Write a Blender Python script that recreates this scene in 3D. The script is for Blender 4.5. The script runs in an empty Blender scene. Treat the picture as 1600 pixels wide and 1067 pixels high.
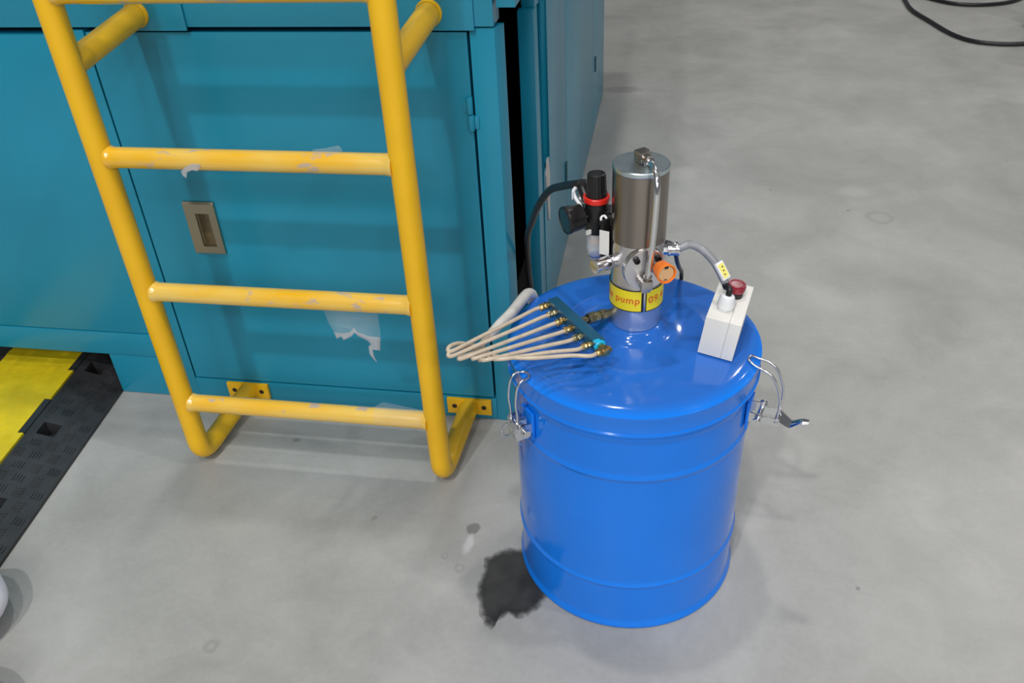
import bpy, bmesh, math, random
from mathutils import Vector, Matrix, noise
random.seed(7)
C = bpy.context.scene.collection
SC = bpy.context.scene
V = Vector

# ------------------------------------------------------------------ camera, world, lamps, exposure
CAM = V((0.4487, -1.4836, 1.2841))
YAW, PIT, ROL, FPX = math.radians(-11.5673), math.radians(35.0383), math.radians(-3.3207), 1352.6
F = V((math.sin(YAW)*math.cos(PIT), math.cos(YAW)*math.cos(PIT), -math.sin(PIT)))
R0 = V((math.cos(YAW), -math.sin(YAW), 0)); U0 = R0.cross(F)
RR = R0*math.cos(ROL) + U0*math.sin(ROL); UU = -R0*math.sin(ROL) + U0*math.cos(ROL)
cd = bpy.data.cameras.new('camera'); cam = bpy.data.objects.new('camera', cd); C.objects.link(cam)
cd.sensor_width = 36.0; cd.lens = FPX*36/1600; cd.clip_start = .02
M = Matrix((RR, UU, -F)).transposed().to_4x4(); M.translation = CAM
cam.matrix_world = M
SC.camera = cam

w = bpy.data.worlds.new('hall_light'); SC.world = w; w.use_nodes = True
bg = w.node_tree.nodes['Background']; bg.inputs[0].default_value = (.93, .96, 1, 1); bg.inputs[1].default_value = .30

LAMPS = [(-1.4, -6.3, 800), (-.2, -3.9, 330), (-.3, .75, 260), (5.6, -1.6, 330), (4.5, 7, 260), (9, 6, 220), (3, 12, 260)]
LAMPS += [(x, y, 310) for y in (-9.5, -12.5, -15.5, -18.5) for x in (-1.5, 2, 5.5, 9)]
for x, y, p in LAMPS:
    l = bpy.data.lights.new('hall_lamp', 'AREA'); l.shape = 'DISK'; l.size = 1.6 if y < -9 else .35; l.energy = p; l.color = (1, .98, .95)
    o = bpy.data.objects.new('hall_lamp', l); C.objects.link(o); o.location = (x, y, 8)
SC.view_settings.view_transform = 'Standard'; SC.view_settings.look = 'None'
SC.view_settings.gamma = 1; SC.view_settings.use_curve_mapping = False
SC.view_settings.exposure = -1.22

# ------------------------------------------------------------------ materials
def new_mat(name):
    m = bpy.data.materials.new(name); m.use_nodes = True
    nt = m.node_tree; return m, nt, nt.nodes['Principled BSDF'], nt.links
def node(nt, t, **kw):
    n = nt.nodes.new(t)
    for k, v in kw.items():
        if k in n.inputs: n.inputs[k].default_value = v
        else: setattr(n, k, v)
    return n
def mat(name, col, rough=.5, metal=0, var=.06, scale=14, bump=0, bscale=150, coat=0, trans=0, alpha=1, ior=None, brushed=False):
    m, nt, b, L = new_mat(name)
    tc = node(nt, 'ShaderNodeTexCoord')
    b.inputs['Roughness'].default_value = rough; b.inputs['Metallic'].default_value = metal
    if coat: b.inputs['Coat Weight'].default_value = coat; b.inputs['Coat Roughness'].default_value = .08
    if trans: b.inputs['Transmission Weight'].default_value = trans
    if ior: b.inputs['IOR'].default_value = ior
    b.inputs['Alpha'].default_value = alpha
    nz = node(nt, 'ShaderNodeTexNoise', Scale=scale, Detail=4.0)
    if brushed:
        mp = node(nt, 'ShaderNodeMapping'); mp.inputs['Scale'].default_value = (1, 1, .03)
        L.new(tc.outputs['Object'], mp.inputs[0]); L.new(mp.outputs[0], nz.inputs['Vector'])
    else: L.new(tc.outputs['Object'], nz.inputs['Vector'])
    cr = node(nt, 'ShaderNodeValToRGB')
    cr.color_ramp.elements[0].position = .3; cr.color_ramp.elements[1].position = .7
    cr.color_ramp.elements[0].color = tuple(c*(1-var) for c in col)+(1,)
    cr.color_ramp.elements[1].color = tuple(min(1, c*(1+var)) for c in col)+(1,)
    L.new(nz.outputs['Fac'], cr.inputs[0]); L.new(cr.outputs[0], b.inputs['Base Color'])
    if bump:
        n2 = node(nt, 'ShaderNodeTexNoise', Scale=bscale, Detail=2.0); L.new(tc.outputs['Object'], n2.inputs['Vector'])
        bp = node(nt, 'ShaderNodeBump', Strength=bump, Distance=.002); L.new(n2.outputs['Fac'], bp.inputs['Height'])
        L.new(bp.outputs[0], b.inputs['Normal'])
    return m

TEAL = mat('teal_paint', (.010, .232, .365), .27, var=.07, scale=4, bump=.05, bscale=60)
TEALD = mat('manifold_teal_paint', (.012, .085, .155), .3, scale=10)
CYAN = mat('bright_cyan_paint', (.01, .48, .8), .3)
DARK = mat('interior_shade_black', (.004, .004, .005), .9)  # near-black colour stands in for the shade inside the cabinet
SEAMM = mat('dark_teal_recess', (.004, .03, .045), .7)
BLUE = mat('blue_gloss_paint', (.006, .19, .80), .12, var=.04, scale=7, bump=.03, bscale=40)
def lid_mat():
    m, nt, b, L = new_mat('blue_gloss_paint_dimmed_top')
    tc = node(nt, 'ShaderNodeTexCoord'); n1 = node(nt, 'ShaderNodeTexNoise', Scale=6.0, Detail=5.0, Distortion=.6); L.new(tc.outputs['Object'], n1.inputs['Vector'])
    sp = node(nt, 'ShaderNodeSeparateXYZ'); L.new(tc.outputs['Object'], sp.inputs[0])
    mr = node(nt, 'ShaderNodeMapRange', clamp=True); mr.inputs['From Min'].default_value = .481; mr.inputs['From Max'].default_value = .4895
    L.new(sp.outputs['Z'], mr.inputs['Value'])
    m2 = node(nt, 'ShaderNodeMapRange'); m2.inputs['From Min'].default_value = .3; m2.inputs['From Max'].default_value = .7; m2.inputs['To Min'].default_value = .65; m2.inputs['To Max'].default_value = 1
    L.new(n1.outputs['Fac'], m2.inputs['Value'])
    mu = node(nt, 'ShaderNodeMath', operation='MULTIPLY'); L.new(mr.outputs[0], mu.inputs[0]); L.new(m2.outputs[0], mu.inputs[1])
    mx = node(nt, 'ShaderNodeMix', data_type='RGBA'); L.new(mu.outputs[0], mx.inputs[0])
    mx.inputs[6].default_value = (.006, .19, .80, 1); mx.inputs[7].default_value = (.024, .128, .50, 1)  # lid top painted dimmer and greyer, standing in for weaker light and reflections
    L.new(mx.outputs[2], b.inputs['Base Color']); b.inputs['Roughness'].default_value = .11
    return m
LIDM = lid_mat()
BLUE.node_tree.nodes['Principled BSDF'].inputs['Specular IOR Level'].default_value = .38
STEEL = mat('zinc_plated_steel', (.72, .73, .75), .16, 1, bump=.02)
CHROME = mat('polished_chrome', (.72, .72, .74), .22, 1)
STAIN = mat('brushed_dark_stainless', (.30, .265, .24), .3, 1, var=.12, scale=60, brushed=True)
CAPM = mat('aluminium_cap', (.62, .72, .76), .32, 1, var=.12, scale=50)
COLLAR = mat('satin_aluminium', (.70, .71, .74), .27, .8, var=.05)
ALU = mat('machined_aluminium', (.72, .71, .73), .3, 1, var=.05)
BRASS = mat('brass', (.66, .47, .2), .24, 1, var=.2, scale=120)
BRASSN = mat('greenish_plated_brass', (.5, .45, .28), .25, 1, var=.2, scale=100)
BLACKP = mat('black_plastic', (.009, .009, .01), .38, bump=.03)
RUBBER = mat('black_rubber', (.028, .029, .032), .38, var=.3, scale=20, bump=.15, bscale=220)
REDP = mat('red_plastic', (.75, .025, .015), .35)
REDT = mat('dark_red_translucent_plastic', (.26, .008, .025), .15, coat=.6)
PINKT = mat('pinkish_button_face', (.30, .08, .10), .2)
ORANGE = mat('orange_plastic', (.95, .22, .02), .4)
TAN = mat('tan_plug', (.66, .40, .2), .5)
WHITEP = mat('white_plastic', (.82, .84, .88), .4)
CREAM = mat('warm_grey_enclosure_plastic', (.78, .775, .74), .45, bump=.05)
HOSE = mat('beige_nylon_tube', (.50, .42, .325), .3, var=.12, scale=60)
SLEEVE = mat('milky_sleeve', (.62, .60, .57), .4, var=.1, scale=50)
GREYH = mat('grey_conduit', (.25, .265, .29), .25, var=.15, scale=90)
LABY = mat('yellow_label_vinyl', (.86, .72, .02), .4, var=.04)
LABB = mat('black_label_border', (.012, .008, .008), .5)
TEXTR = mat('red_print', (.75, .13, .02), .5)
TAGY = mat('pale_yellow_tag', (.85, .77, .2), .5)
PAPER = mat('white_label', (.75, .75, .74), .5)
PALE = mat('bare_edge_strip', (.55, .5, .49), .45, var=.15, scale=80)
SATIN = mat('satin_nickel', (.40, .36, .28), .33, 1, var=.04)
RAMPY = mat('yellow_ramp_plastic', (.66, .52, .012), .45, var=.12, scale=12, bump=.08)
CABLEM = mat('black_cable_jacket', (.012, .012, .015), .4)
BAGM = mat('white_bag_plastic', (.78, .77, .86), .35)
NAVY = mat('dark_blue_enamel', (.012, .012, .05), .35)
GREYM = mat('grey_enamel', (.33, .32, .37), .5)

def yellow_mat():
    m, nt, b, L = new_mat('yellow_enamel')
    tc = node(nt, 'ShaderNodeTexCoord')
    n1 = node(nt, 'ShaderNodeTexNoise', Scale=9.0, Detail=4.0); L.new(tc.outputs['Object'], n1.inputs['Vector'])
    c1 = node(nt, 'ShaderNodeValToRGB'); c1.color_ramp.elements[0].position = .3; c1.color_ramp.elements[1].position = .7
    c1.color_ramp.elements[0].color = (.80, .44, .006, 1); c1.color_ramp.elements[1].color = (.88, .51, .01, 1)
    L.new(n1.outputs['Fac'], c1.inputs[0]); L.new(c1.outputs[0], b.inputs['Base Color'])
    b.inputs['Roughness'].default_value = .33
    return m
YELLOW = yellow_mat()
def worn_yellow():
    m, nt, b, L = new_mat('worn_yellow_enamel')
    tc = node(nt, 'ShaderNodeTexCoord')
    mp = node(nt, 'ShaderNodeMapping'); mp.inputs['Scale'].default_value = (.45, 1, 1); L.new(tc.outputs['Object'], mp.inputs[0])
    n1 = node(nt, 'ShaderNodeTexNoise', Scale=46.0, Detail=5.0, Roughness=.6); L.new(mp.outputs[0], n1.inputs['Vector'])
    r1 = node(nt, 'ShaderNodeValToRGB'); r1.color_ramp.elements[0].position = .6; r1.color_ramp.elements[1].position = .66
    L.new(n1.outputs['Fac'], r1.inputs[0])
    n2 = node(nt, 'ShaderNodeTexNoise', Scale=14.0, Detail=3.0); L.new(mp.outputs[0], n2.inputs['Vector'])
    r2 = node(nt, 'ShaderNodeValToRGB'); r2.color_ramp.elements[0].position = .35; r2.color_ramp.elements[1].position = .65
    r2.color_ramp.elements[0].color = (.80, .44, .015, 1); r2.color_ramp.elements[1].color = (.78, .53, .11, 1)
    L.new(n2.outputs['Fac'], r2.inputs[0])
    mx = node(nt, 'ShaderNodeMix', data_type='RGBA'); L.new(r1.outputs[0], mx.inputs[0]); L.new(r2.outputs[0], mx.inputs[6])
    mx.inputs[7].default_value = (.5, .39, .28, 1)
    L.new(mx.outputs[2], b.inputs['Base Color']); b.inputs['Roughness'].default_value = .22; b.inputs['Coat Weight'].default_value = 1; b.inputs['Coat Roughness'].default_value = .06
    return m
WORN = worn_yellow()

def film_mat():
    m, nt, b, L = new_mat('clear_plastic_film')
    b.inputs['Base Color'].default_value = (.72, .74, .76, 1); b.inputs['Roughness'].default_value = .25
    tc = node(nt, 'ShaderNodeTexCoord'); n1 = node(nt, 'ShaderNodeTexNoise', Scale=30.0, Detail=3.0); L.new(tc.outputs['Object'], n1.inputs['Vector'])
    mr = node(nt, 'ShaderNodeMapRange'); mr.inputs['To Min'].default_value = .06; mr.inputs['To Max'].default_value = .15
    L.new(n1.outputs['Fac'], mr.inputs['Value']); L.new(mr.outputs[0], b.inputs['Alpha'])
    return m
FILM = film_mat()
def film2_mat():
    m, nt, b, L = new_mat('creased_plastic_film')
    b.inputs['Base Color'].default_value = (.6, .6, .62, 1); b.inputs['Roughness'].default_value = .3; b.inputs['Alpha'].default_value = .42
    return m
FILM2 = film2_mat()
def bowl_mat():
    m, nt, b, L = new_mat('clear_polycarbonate')
    b.inputs['Base Color'].default_value = (.66, .72, .78, 1); b.inputs['Roughness'].default_value = .12; b.inputs['Alpha'].default_value = .5
    return m
BOWL = bowl_mat()

def floor_mat():
    m, nt, b, L = new_mat('polished_concrete')
    tc = node(nt, 'ShaderNodeTexCoord'); P = tc.outputs['Object']
    def nz(s, d=5.0, r=.55, dist=0.0):
        n = node(nt, 'ShaderNodeTexNoise', Scale=s, Detail=d, Roughness=r, Distortion=dist); L.new(P, n.inputs['Vector']); return n.outputs['Fac']
    def ramp(src, a, bb, ca, cb):
        r = node(nt, 'ShaderNodeValToRGB'); r.color_ramp.elements[0].position = a; r.color_ramp.elements[1].position = bb
        r.color_ramp.elements[0].color = ca+(1,); r.color_ramp.elements[1].color = cb+(1,); L.new(src, r.inputs[0]); return r.outputs[0]
    def mix(a, bb, f, blend='MIX'):
        x = node(nt, 'ShaderNodeMix', data_type='RGBA', blend_type=blend)
        if isinstance(f, (int, float)): x.inputs[0].default_value = f
        else: L.new(f, x.inputs[0])
        L.new(a, x.inputs[6])
        if isinstance(bb, tuple): x.inputs[7].default_value = bb+(1,)
        else: L.new(bb, x.inputs[7])
        return x.outputs[2]
    col = ramp(nz(2.6, 6, .55, .6), .33, .7, (.32, .32, .308), (.425, .425, .411))
    col = mix(col, ramp(nz(9, 5, .6, .8), .35, .72, (.93, .93, .925), (1.04, 1.04, 1.04)), 1.0, 'MULTIPLY')
    col = mix(col, ramp(nz(90, 3), .3, .7, (.965, .965, .965), (1.03, 1.03, 1.03)), 1.0, 'MULTIPLY')
    # round marks, specks and smears: (x, y, radius, softness, ring?, colour, strength)
    wob = node(nt, 'ShaderNodeTexNoise', Scale=26.0, Detail=3.0); L.new(P, wob.inputs['Vector'])
    sub = node(nt, 'ShaderNodeVectorMath', operation='SUBTRACT'); sub.inputs[1].default_value = (.5, .5, .5); L.new(wob.outputs['Color'], sub.inputs[0])
    sc = node(nt, 'ShaderNodeVectorMath', operation='SCALE'); sc.inputs['Scale'].default_value = .018; L.new(sub.outputs[0], sc.inputs[0])
    ad = node(nt, 'ShaderNodeVectorMath', operation='ADD'); L.new(P, ad.inputs[0]); L.new(sc.outputs[0], ad.inputs[1])
    def spot(x, y, r, soft, colr, k, sx=1.0, sy=1.0, ring=False):
        nonlocal col
        mp = node(nt, 'ShaderNodeMapping'); mp.vector_type = 'POINT'
        mp.inputs['Location'].default_value = (-x*sx, -y*sy, 0); mp.inputs['Scale'].default_value = (sx, sy, 0); L.new(ad.outputs[0], mp.inputs[0])
        ln = node(nt, 'ShaderNodeVectorMath', operation='LENGTH'); L.new(mp.outputs[0], ln.inputs[0])
        v = ln.outputs['Value']
        if ring:
            s2 = node(nt, 'ShaderNodeMath', operation='SUBTRACT'); s2.inputs[1].default_value = r; L.new(v, s2.inputs[0])
            ab = node(nt, 'ShaderNodeMath', operation='ABSOLUTE'); L.new(s2.outputs[0], ab.inputs[0]); v = ab.outputs[0]; r0, r1 = 0.0, soft
        else: r0, r1 = r, r+soft
        mr = node(nt, 'ShaderNodeMapRange', clamp=True); mr.interpolation_type = 'SMOOTHSTEP'
        mr.inputs['From Min'].default_value = r0; mr.inputs['From Max'].default_value = r1
        mr.inputs['To Min'].default_value = k; mr.inputs['To Max'].default_value = 0; L.new(v, mr.inputs['Value'])
        col = mix(col, colr, mr.outputs[0])
    spot(.1134, -.3316, .012, .006, (.10, .10, .10), .72)
    spot(.112, -.372, .006, .012, (.62, .62, .62), .6, 1.6, .5)
    spot(.165, -.46, .035, .03, (.20, .20, .205), .45)
    spot(.2, -.40, .05, .05, (.2, .2, .2), .3)
    spot(.0727, -.4075, .006, .004, (.16, .16, .16), .3, ring=True)
    spot(.1076, -.4344, .007, .004, (.16, .16, .16), .3, ring=True)
    spot(.2391, 2.2304, .04, .03, (.2, .2, .2), .45, .7, 1.3)
    spot(1.1107, 1.0865, .035, .012, (.22, .22, .2), .4, ring=True)
    spot(-.2891, -.6605, .009, .008, (.2, .2, .19), .4, ring=True)
    spot(.05, -.24, .05, .12, (.22, .22, .22), .28)
    spot(-.30, -.08, .05, .10, (.24, .24, .235), .3, .5, 1.4)
    spot(-.10, .0, .02, .05, (.2, .2, .2), .35)
    for k in range(26):
        x, y = random.uniform(-.7, 2.2), random.uniform(-.9, 2.6)
        spot(x, y, random.uniform(.001, .004), random.uniform(.002, .006), (.13, .12, .11), random.uniform(.3, .7), random.uniform(.5, 1), random.uniform(.5, 1))
    for k in range(8):
        x, y = random.uniform(-.5, 2), random.uniform(-.8, 1.5)
        spot(x, y, random.uniform(.002, .02), random.uniform(.02, .05), (.55, .55, .54), .3, random.uniform(.5, 1), random.uniform(.4, 1))
    L.new(col, b.inputs['Base Color'])
    rr = node(nt, 'ShaderNodeMapRange'); rr.inputs['To Min'].default_value = .34; rr.inputs['To Max'].default_value = .5
    L.new(nz(6), rr.inputs['Value']); L.new(rr.outputs[0], b.inputs['Roughness'])
    bp = node(nt, 'ShaderNodeBump', Strength=.06, Distance=.002); L.new(nz(30), bp.inputs['Height']); L.new(bp.outputs[0], b.inputs['Normal'])
    return m
FLOORM = floor_mat()

def oil_mat():
    m, nt, b, L = new_mat('dried_oil')
    tc = node(nt, 'ShaderNodeTexCoord'); n1 = node(nt, 'ShaderNodeTexNoise', Scale=24.0, Detail=5.0, Distortion=.5); L.new(tc.outputs['Object'], n1.inputs['Vector'])
    r1 = node(nt, 'ShaderNodeValToRGB'); r1.color_ramp.elements[0].position = .3; r1.color_ramp.elements[1].position = .75
    r1.color_ramp.elements[0].color = (.018, .018, .017, 1); r1.color_ramp.elements[1].color = (.04, .04, .037, 1)
    L.new(n1.outputs['Fac'], r1.inputs[0]); L.new(r1.outputs[0], b.inputs['Base Color']); b.inputs['Roughness'].default_value = .55
    at = node(nt, 'ShaderNodeAttribute'); at.attribute_name = 'edge'
    n2 = node(nt, 'ShaderNodeTexNoise', Scale=70.0, Detail=4.0); L.new(tc.outputs['Object'], n2.inputs['Vector'])
    a1 = node(nt, 'ShaderNodeMath', operation='MULTIPLY_ADD'); a1.inputs[1].default_value = .9; L.new(n2.outputs['Fac'], a1.inputs[0]); 
    L.new(at.outputs['Fac'], a1.inputs[2])
    mr = node(nt, 'ShaderNodeMapRange', clamp=True); mr.inputs['From Min'].default_value = .45; mr.inputs['From Max'].default_value = 1.25; L.new(a1.outputs[0], mr.inputs['Value'])
    L.new(mr.outputs[0], b.inputs['Alpha'])
    return m
OIL = oil_mat()

# ------------------------------------------------------------------ mesh helpers
def basis(d):
    d = V(d).normalized(); a = V((0, 0, 1)) if abs(d.z) < .95 else V((1, 0, 0))
    u = d.cross(a).normalized(); return u, d.cross(u).normalized(), d
class MB:
    def __init__(s): s.v = []; s.f = []
    def add(s, vs, fs):
        n = len(s.v); s.v += [V(x) for x in vs]; s.f += [tuple(i+n for i in f) for f in fs]; return s
    def box(s, c, size, ax=None):
        c = V(c); h = [x/2 for x in size]; e = ax or (V((1, 0, 0)), V((0, 1, 0)), V((0, 0, 1)))
        vs = [c + e[0]*h[0]*i + e[1]*h[1]*j + e[2]*h[2]*k for i in (-1, 1) for j in (-1, 1) for k in (-1, 1)]
        return s.add(vs, [(0, 1, 3, 2), (4, 6, 7, 5), (0, 4, 5, 1), (2, 3, 7, 6), (0, 2, 6, 4), (1, 5, 7, 3)])
    def b2(s, a, b):  # box between two corners
        a = V(a); b = V(b); return s.box((a+b)/2, [abs(x) for x in (b-a)])
    def ring_surface(s, rings, cap0=True, cap1=True, closed=True):
        n = len(rings[0]); vs = [p for r in rings for p in r]; fs = []
        for i in range(len(rings)-1):
            for j in range(n if closed else n-1):
                k = (j+1) % n
                fs.append((i*n+j, i*n+k, (i+1)*n+k, (i+1)*n+j))
        if cap0: fs.append(tuple(range(n-1, -1, -1)))
        if cap1: fs.append(tuple(range((len(rings)-1)*n, len(rings)*n)))
        return s.add(vs, fs)
    def cyl(s, p0, p1, r0, r1=None, seg=24, ph=0, cap0=True, cap1=True):
        r1 = r0 if r1 is None else r1; p0 = V(p0); p1 = V(p1); u, w_, d = basis(p1-p0)
        rg = lambda p, r: [p + (u*math.cos(ph+2*math.pi*k/seg) + w_*math.sin(ph+2*math.pi*k/seg))*r for k in range(seg)]
        return s.ring_surface([rg(p0, r0), rg(p1, r1)], cap0, cap1)
    def lathe(s, prof, o, d=(0, 0, 1), seg=48, cap0=False, cap1=False, mod=None):
        o = V(o); u, w_, d = basis(d); rings = []
        for r, h in prof:
            rings.append([o + d*h + (u*math.cos(2*math.pi*k/seg) + w_*math.sin(2*math.pi*k/seg))*(r*(mod(k) if mod else 1)) for k in range(seg)])
        return s.ring_surface(rings, cap0, cap1)
    def tube(s, path, r, seg=12, smooth=6, caps=True, rad=None):
        P = [V(p) for p in path]
        if smooth and len(P) > 2:
            Q = []
            for i in range(len(P)-1):
                a, b, c, d = P[max(i-1, 0)], P[i], P[i+1], P[min(i+2, len(P)-1)]
                for k in range(smooth):
                    t = k/smooth
                    Q.append(.5*((2*b) + (c-a)*t + (2*a-5*b+4*c-d)*t*t + (3*b-a-3*c+d)*t**3))
            Q.append(P[-1]); P = Q
        T = [(P[min(i+1, len(P)-1)] - P[max(i-1, 0)]).normalized() for i in range(len(P))]
        u, w_, _ = basis(T[0]); rings = []
        for i, p in enumerate(P):
            if i:
                q = T[i-1].rotation_difference(T[i]); u = q @ u; w_ = q @ w_
            rr = rad(i/(len(P)-1)) if rad else r
            rings.append([p + (u*math.cos(2*math.pi*k/seg) + w_*math.sin(2*math.pi*k/seg))*rr for k in range(seg)])
        return s.ring_surface(rings, caps, caps)
    def prism(s, poly, ext):  # polygon of 3D points, extruded by a vector
        n = len(poly); e = V(ext); vs = [V(p) for p in poly] + [V(p)+e for p in poly]
        fs = [tuple(range(n-1, -1, -1)), tuple(range(n, 2*n))] + [(i, (i+1) % n, n+(i+1) % n, n+i) for i in range(n)]
        return s.add(vs, fs)
    def build(s, name, m, parent=None, bevel=0, sharp=35, bseg=2):
        o0 = V((0, 0, 0)); q = parent
        while q: o0 = o0 + q.location; q = q.parent
        me = bpy.data.meshes.new(name)
        me.from_pydata([tuple(v-o0) for v in s.v], [], s.f)
        bm = bmesh.new(); bm.from_mesh(me)
        bmesh.ops.remove_doubles(bm, verts=bm.verts, dist=1e-6)
        bmesh.ops.recalc_face_normals(bm, faces=bm.faces)
        if bevel:
            es = [e for e in bm.edges if len(e.link_faces) == 2 and e.calc_face_angle(0) > math.radians(50)]
            bmesh.ops.bevel(bm, geom=es, offset=bevel, segments=bseg, affect='EDGES', profile=.6, clamp_overlap=True)
        for f in bm.faces: f.smooth = True
        bm.to_mesh(me); bm.free()
        me.set_sharp_from_angle(angle=math.radians(sharp))
        me.materials.append(m)
        o = bpy.data.objects.new(name, me); C.objects.link(o)
        if parent: o.parent = parent
        return o
def thing(name, label, cat, loc=(0, 0, 0), group=None):
    o = bpy.data.objects.new(name, None); C.objects.link(o); o.location = loc; o.empty_display_size = .05
    o['label'] = label; o['category'] = cat
    if group: o['group'] = group
    return o
def tag(o, label, cat, group=None):
    o['label'] = label; o['category'] = cat
    if group: o['group'] = group
    return o
def lab(o, t): o['label'] = t; return o

# ------------------------------------------------------------------ floor
fl = MB().add([(-14, -14, 0), (18, -14, 0), (18, 24, 0), (-14, 24, 0)], [(0, 1, 2, 3)]).build('floor', FLOORM)
fl['kind'] = 'structure'

# ------------------------------------------------------------------ teal machine cabinet
cab = thing('machine_cabinet', 'large teal sheet-metal machine cabinet standing on the concrete behind the yellow ladder', 'machine', (-.3, .3, 0))
TOP = 1.35; LX = -2.2; BY = 2.17
XE = .1454; XS = .162
def part(name, boxes, m=TEAL, parent=cab, bevel=.0012):
    mb = MB()
    for a, b in boxes: mb.b2(a, b)
    return mb.build(name, m, parent, bevel)
part('interior_shade_core', [((LX, .05, .125), (.05, BY-.04, TOP-.02)), ((-.82, .05, .01), (.05, BY-.04, .13))], DARK, bevel=0)  # added block, coloured near-black so the open gap reads as shade
part('roof_plate', [((LX, 0, TOP-.02), (XS, BY, TOP))])
part('top_beam', [((LX, -.004, .8785), (XE, .05, TOP-.021))])
MB().prism([(.1015, 0, 0), (XE, 0, 0), (.1565, .0295, 0), (.1565, .034, 0), (.1015, .034, 0)], (0, 0, .8755)).build('corner_post', TEAL, cab, .0012)
part('lintel', [((.1508, 0, .9087), (.1838, 2.1, TOP-.021)), ((XE, .004, .93), (.1512, 2.1, TOP-.021))])
part('bottom_plate', [((-.632, 0, .002), (.1010, .05, .0605))])
part('middle_post', [((-.7065, 0, .002), (-.632, .05, .8725))])
part('plinth_plate', [((-.840, 0, .002), (-.7075, .05, .1155))])
part('skirt_rail', [((LX, -.002, .1175), (-.7085, .05, .1800))])
part('side_skirt', [((-.840, .05, .002), (-.835, .6, .1155))], DARK)
part('left_panel', [((LX, .0, .1825), (-.7090, .05, .8645))])
for xa, xb in ((-.585, -.4165), (-.030, .1130)):
    part('mounting_plate', [((xa, -.010, .8730), (xb, -.0041, 1.02))], bevel=.003)
part('gap_backing', [((-.64, .036, .05), (.11, .049, .885)), ((-.72, .036, .11), (-.70, .049, .88)), ((LX, .036, .86), (-.70, .049, .885))], SEAMM, bevel=0)
# hinged front door with a pull handle recess
DX0, DX1, DZ0, DZ1 = -.6275, .0965, .0660, .8685
HX0, HX1, HZ0, HZ1 = -.506, -.476, .427, .504
door = part('door', [((DX0, 0, DZ0), (HX0, .03, DZ1)), ((HX1, 0, DZ0), (DX1, .03, DZ1)), ((HX0, 0, DZ0), (HX1, .03, HZ0)), ((HX0, 0, HZ1), (HX1, .03, DZ1))], bevel=0)
hb = MB()
ox0, ox1, oz0, oz1 = -.529, -.4605, .411, .525
fr = [((ox0, -.007, oz0), (HX0, 0, oz1)), ((HX1, -.007, oz0), (ox1, 0, oz1)), ((HX0, -.007, oz0), (HX1, 0, HZ0)), ((HX0, -.007, HZ1), (HX1, 0, oz1))]
for a, b in fr: hb.b2(a, b)
hb.prism([(ox0, -.007, oz1), (ox0, -.004, oz1+.0045), (ox0, 0, oz1+.0045), (ox0, 0, oz1)], (ox1-ox0, 0, 0))
hb.b2((HX0, .024, HZ0), (HX1, .029, HZ1))
hb.b2((HX0, 0, HZ0), (HX0+.002, .029, HZ1)); hb.b2((HX1-.002, 0, HZ0), (HX1, .029, HZ1)); hb.b2((HX0, 0, HZ0), (HX1, .029, HZ0+.002)); hb.b2((HX0, 0, HZ1-.002), (HX1, .029, HZ1))
h = hb.build('recessed_handle', SATIN, door); lab(h, 'satin nickel flush pull set into the teal door')
hg = MB().cyl((.0945, -.005, .694), (.0945, -.005, .7235), .006, seg=14).cyl((.0935, -.005, .7255), (.0935, -.005, .7555), .006, seg=14)
hg.b2((.0945, -.003, .696), (.108, 0, .720)); hg.b2((.080, -.003, .728), (.094, 0, .753))
hg.build('hinge', TEAL, door, .0008)
# right hand side of the cabinet: set-back column and panels
part('side_column', [((.128, .325, .004), (XS, .405, .8200)), ((.134, .345, .82), (XS, .405, TOP-.02))], bevel=.003)
slot_z = .425
part('side_panel', [((.125, .405, .004), (XS, .515, slot_z)), ((.125, .515, .004), (XS, .862, TOP-.02))], bevel=.002)
part('side_panel', [((.125, .866, .004), (XS, 1.700, TOP-.02))], bevel=.001)
part('side_panel', [((.125, 1.704, .004), (XS, BY, TOP-.02))], bevel=.001)
part('slot_backing', [((.118, .40, .004), (.124, BY, TOP-.02))], SEAMM, bevel=0)
for ya in (.852, 1.692):
    part('seam_backing', [((.1245, ya, .004), (.1585, ya+.02, TOP-.021))], SEAMM, bevel=0)
for y, z in ((.836, .24), (1.764, .257)):
    part('side_hinge', [((XS, y-.012, z-.027), (XS+.004, y+.012, z+.027))], mat('dark_teal_hinge', (.004, .06, .09), .5), bevel=.001)
st = MB().prism([(XS+.0005, .452, .442), (XS+.0005, .468, .442), (XS+.0005, .492, .39), (XS+.0005, .472, .268), (XS+.0005, .455, .285), (XS+.0005, .43, .41)], (.003, 0, 0)).build('edge_strip', PALE, cab)
lab(st, 'pale bare strip on the side panel')

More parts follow.
